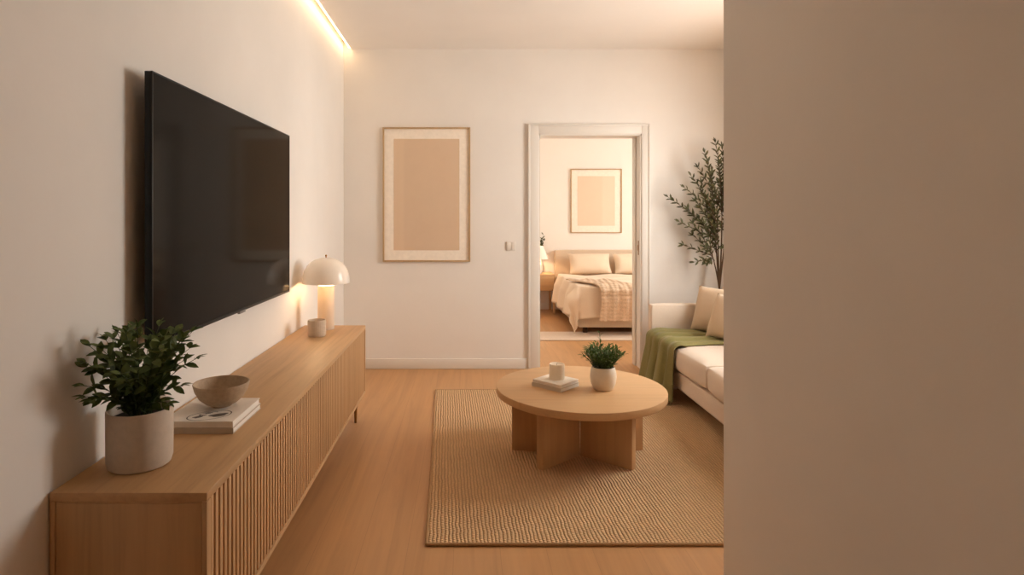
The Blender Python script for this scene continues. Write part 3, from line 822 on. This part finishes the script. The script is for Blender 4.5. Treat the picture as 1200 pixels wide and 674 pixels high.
# nightstand
t = thing('nightstand', 'small oak bedside cabinet with one drawer left of the bed', 'nightstand', (1.02, 8.75, 0))
n0, n1, m0, m1 = .78, 1.275, 8.52, 8.97
link('carcass', box(box(box(box(B(n0, n1, m0, m1, .545, .566, .003), n0, n0+.02, m0, m1, .33, .545), n1-.02, n1, m0, m1, .33, .545), n0+.02, n1-.02, m0+.02, m1, .33, .35), n0+.02, n1-.02, m1-.015, m1, .35, .545), M['oak_leg'], t)
dr = link('drawer', B(n0+.022, n1-.022, m0+.002, m0+.022, .352, .543, .003), M['oak_x'], t)
link('knob', lathe(bmesh.new(), 0, 0, [(0, 0), (.008, 0), (.008, .012), (.014, .016), (.012, .024), (0, .026)], 16), M['brass'], dr)
kb = bpy.data.objects['knob']
for v in kb.data.vertices: 
    w_ = v.co+t.location+dr.location; v.co = Vector(((n0+n1)/2+w_.x, m0+.002-w_.z, .448+w_.y))-t.location-dr.location
for x in (n0, n1-.03):
    for y in (m0, m1-.03): link('leg', B(x, x+.03, y, y+.03, 0, .33, .003), M['oak_leg'], t)
nx, ny, nz = 1.045, 8.68, .566
t = thing('bedside_lamp', 'lit bedside lamp with a white tapered shade on the nightstand', 'lamp', (nx, ny, nz))
link('base', lathe(bmesh.new(), nx, ny, [(0, nz), (.05, nz), (.055, nz+.01), (.07, nz+.06), (.06, nz+.12), (.03, nz+.17), (.015, nz+.19), (.012, nz+.25), (0, nz+.25)], 32), M['alabaster'], t)
pr = [(.155, nz+.215), (.075, nz+.40)]
link('shade', lathe(bmesh.new(), nx, ny, [pr[0], pr[1], (.072, nz+.40), (.151, nz+.216), pr[0]], 48), M['lampwhite'], t)
link('bulb', ball(nx, ny, nz+.275, .028), M['bulb2'], t)
vx, vy = 1.10, 8.90
t = thing('sprig_vase', 'slim vase of green sprigs behind the bedside lamp', 'vase', (vx, vy, nz))
link('vase', lathe(bmesh.new(), vx, vy, [(0, nz), (.035, nz), (.042, nz+.05), (.038, nz+.14), (.02, nz+.2), (.024, nz+.23), (.02, nz+.228), (.016, nz+.2), (.03, nz+.05), (0, nz+.02)], 32), M['whitepot'], t)
sb, lb = bmesh.new(), bmesh.new(); rnd = random.Random(4)
for i in range(12):
    a = i*2.4; r = rnd.uniform(.04, .10); q = Vector((vx+r*math.cos(a), vy-.01+r*.5*math.sin(a), nz+rnd.uniform(.42, .56)))
    pts = bez(Vector((vx, vy, nz+.21)), Vector((vx+.2*r*math.cos(a), vy, nz+.35)), q, 6); tube(sb, pts, .0016, 5)
    for k in range(6):
        p = pts[min(6, 2+k*4//5)]; leaf(lb, p, Vector((rnd.uniform(-1, 1), rnd.uniform(-.6, .4), .8)), Vector((0, -1, .3)), .045, .016, .1, 3)
link('stems', sb, M['stem'], t); link('foliage', lb, M['olive'], t, smooth=60)
o = link('bedroom_rug', B(.72, 3.3, 6.66, 7.15, .0005, .011, .004), M['bedrug']); tag(o, 'pale wool rug under the foot of the bed', 'rug')

# ------------------------------------------------------------------ light
W = bpy.data.worlds.new('daylight'); S.world = W; W.use_nodes = True
bg = W.node_tree.nodes['Background']; bg.inputs['Color'].default_value = (1.0, .96, .90, 1); bg.inputs['Strength'].default_value = 17.0
def portal(name, loc, rot, sx, sy):
    l = bpy.data.lights.new(name, 'AREA'); l.shape = 'RECTANGLE'; l.size = sx; l.size_y = sy; l.cycles.is_portal = True
    o = bpy.data.objects.new(name, l); COL.objects.link(o); o.location = loc; o.rotation_euler = rot
portal('window_portal', (XR+.14, (WY0+WY1)/2, (WZ0+WZ1)/2), (0, PI/2, 0), WZ1-WZ0, WY1-WY0)
portal('bedroom_portal', (BXR+.14, (BWY0+BWY1)/2, (BWZ0+BWZ1)/2), (0, PI/2, 0), BWZ1-BWZ0, BWY1-BWY0)

# ------------------------------------------------------------------ camera and output
cam = bpy.data.cameras.new('camera'); co = bpy.data.objects.new('camera', cam); COL.objects.link(co)
co.location = (0, 0, CH); co.rotation_euler = (PI/2, 0, 0)
cam.sensor_fit = 'HORIZONTAL'; cam.sensor_width = 36; cam.lens = F/1200*36
cam.shift_x = (600-CX)/1200; cam.shift_y = -(337-CY)/1200; cam.clip_start = .05
S.camera = co
S.view_settings.view_transform = 'Standard'; S.view_settings.look = 'None'; S.view_settings.exposure = 0.1; S.view_settings.gamma = 1
S.view_settings.use_curve_mapping = False
cy = S.cycles
cy.max_bounces = 14; cy.diffuse_bounces = 9; cy.glossy_bounces = 4; cy.transmission_bounces = 6; cy.transparent_max_bounces = 8
cy.use_denoising = True; cy.sample_clamp_indirect = 6; cy.caustics_reflective = False; cy.caustics_refractive = False
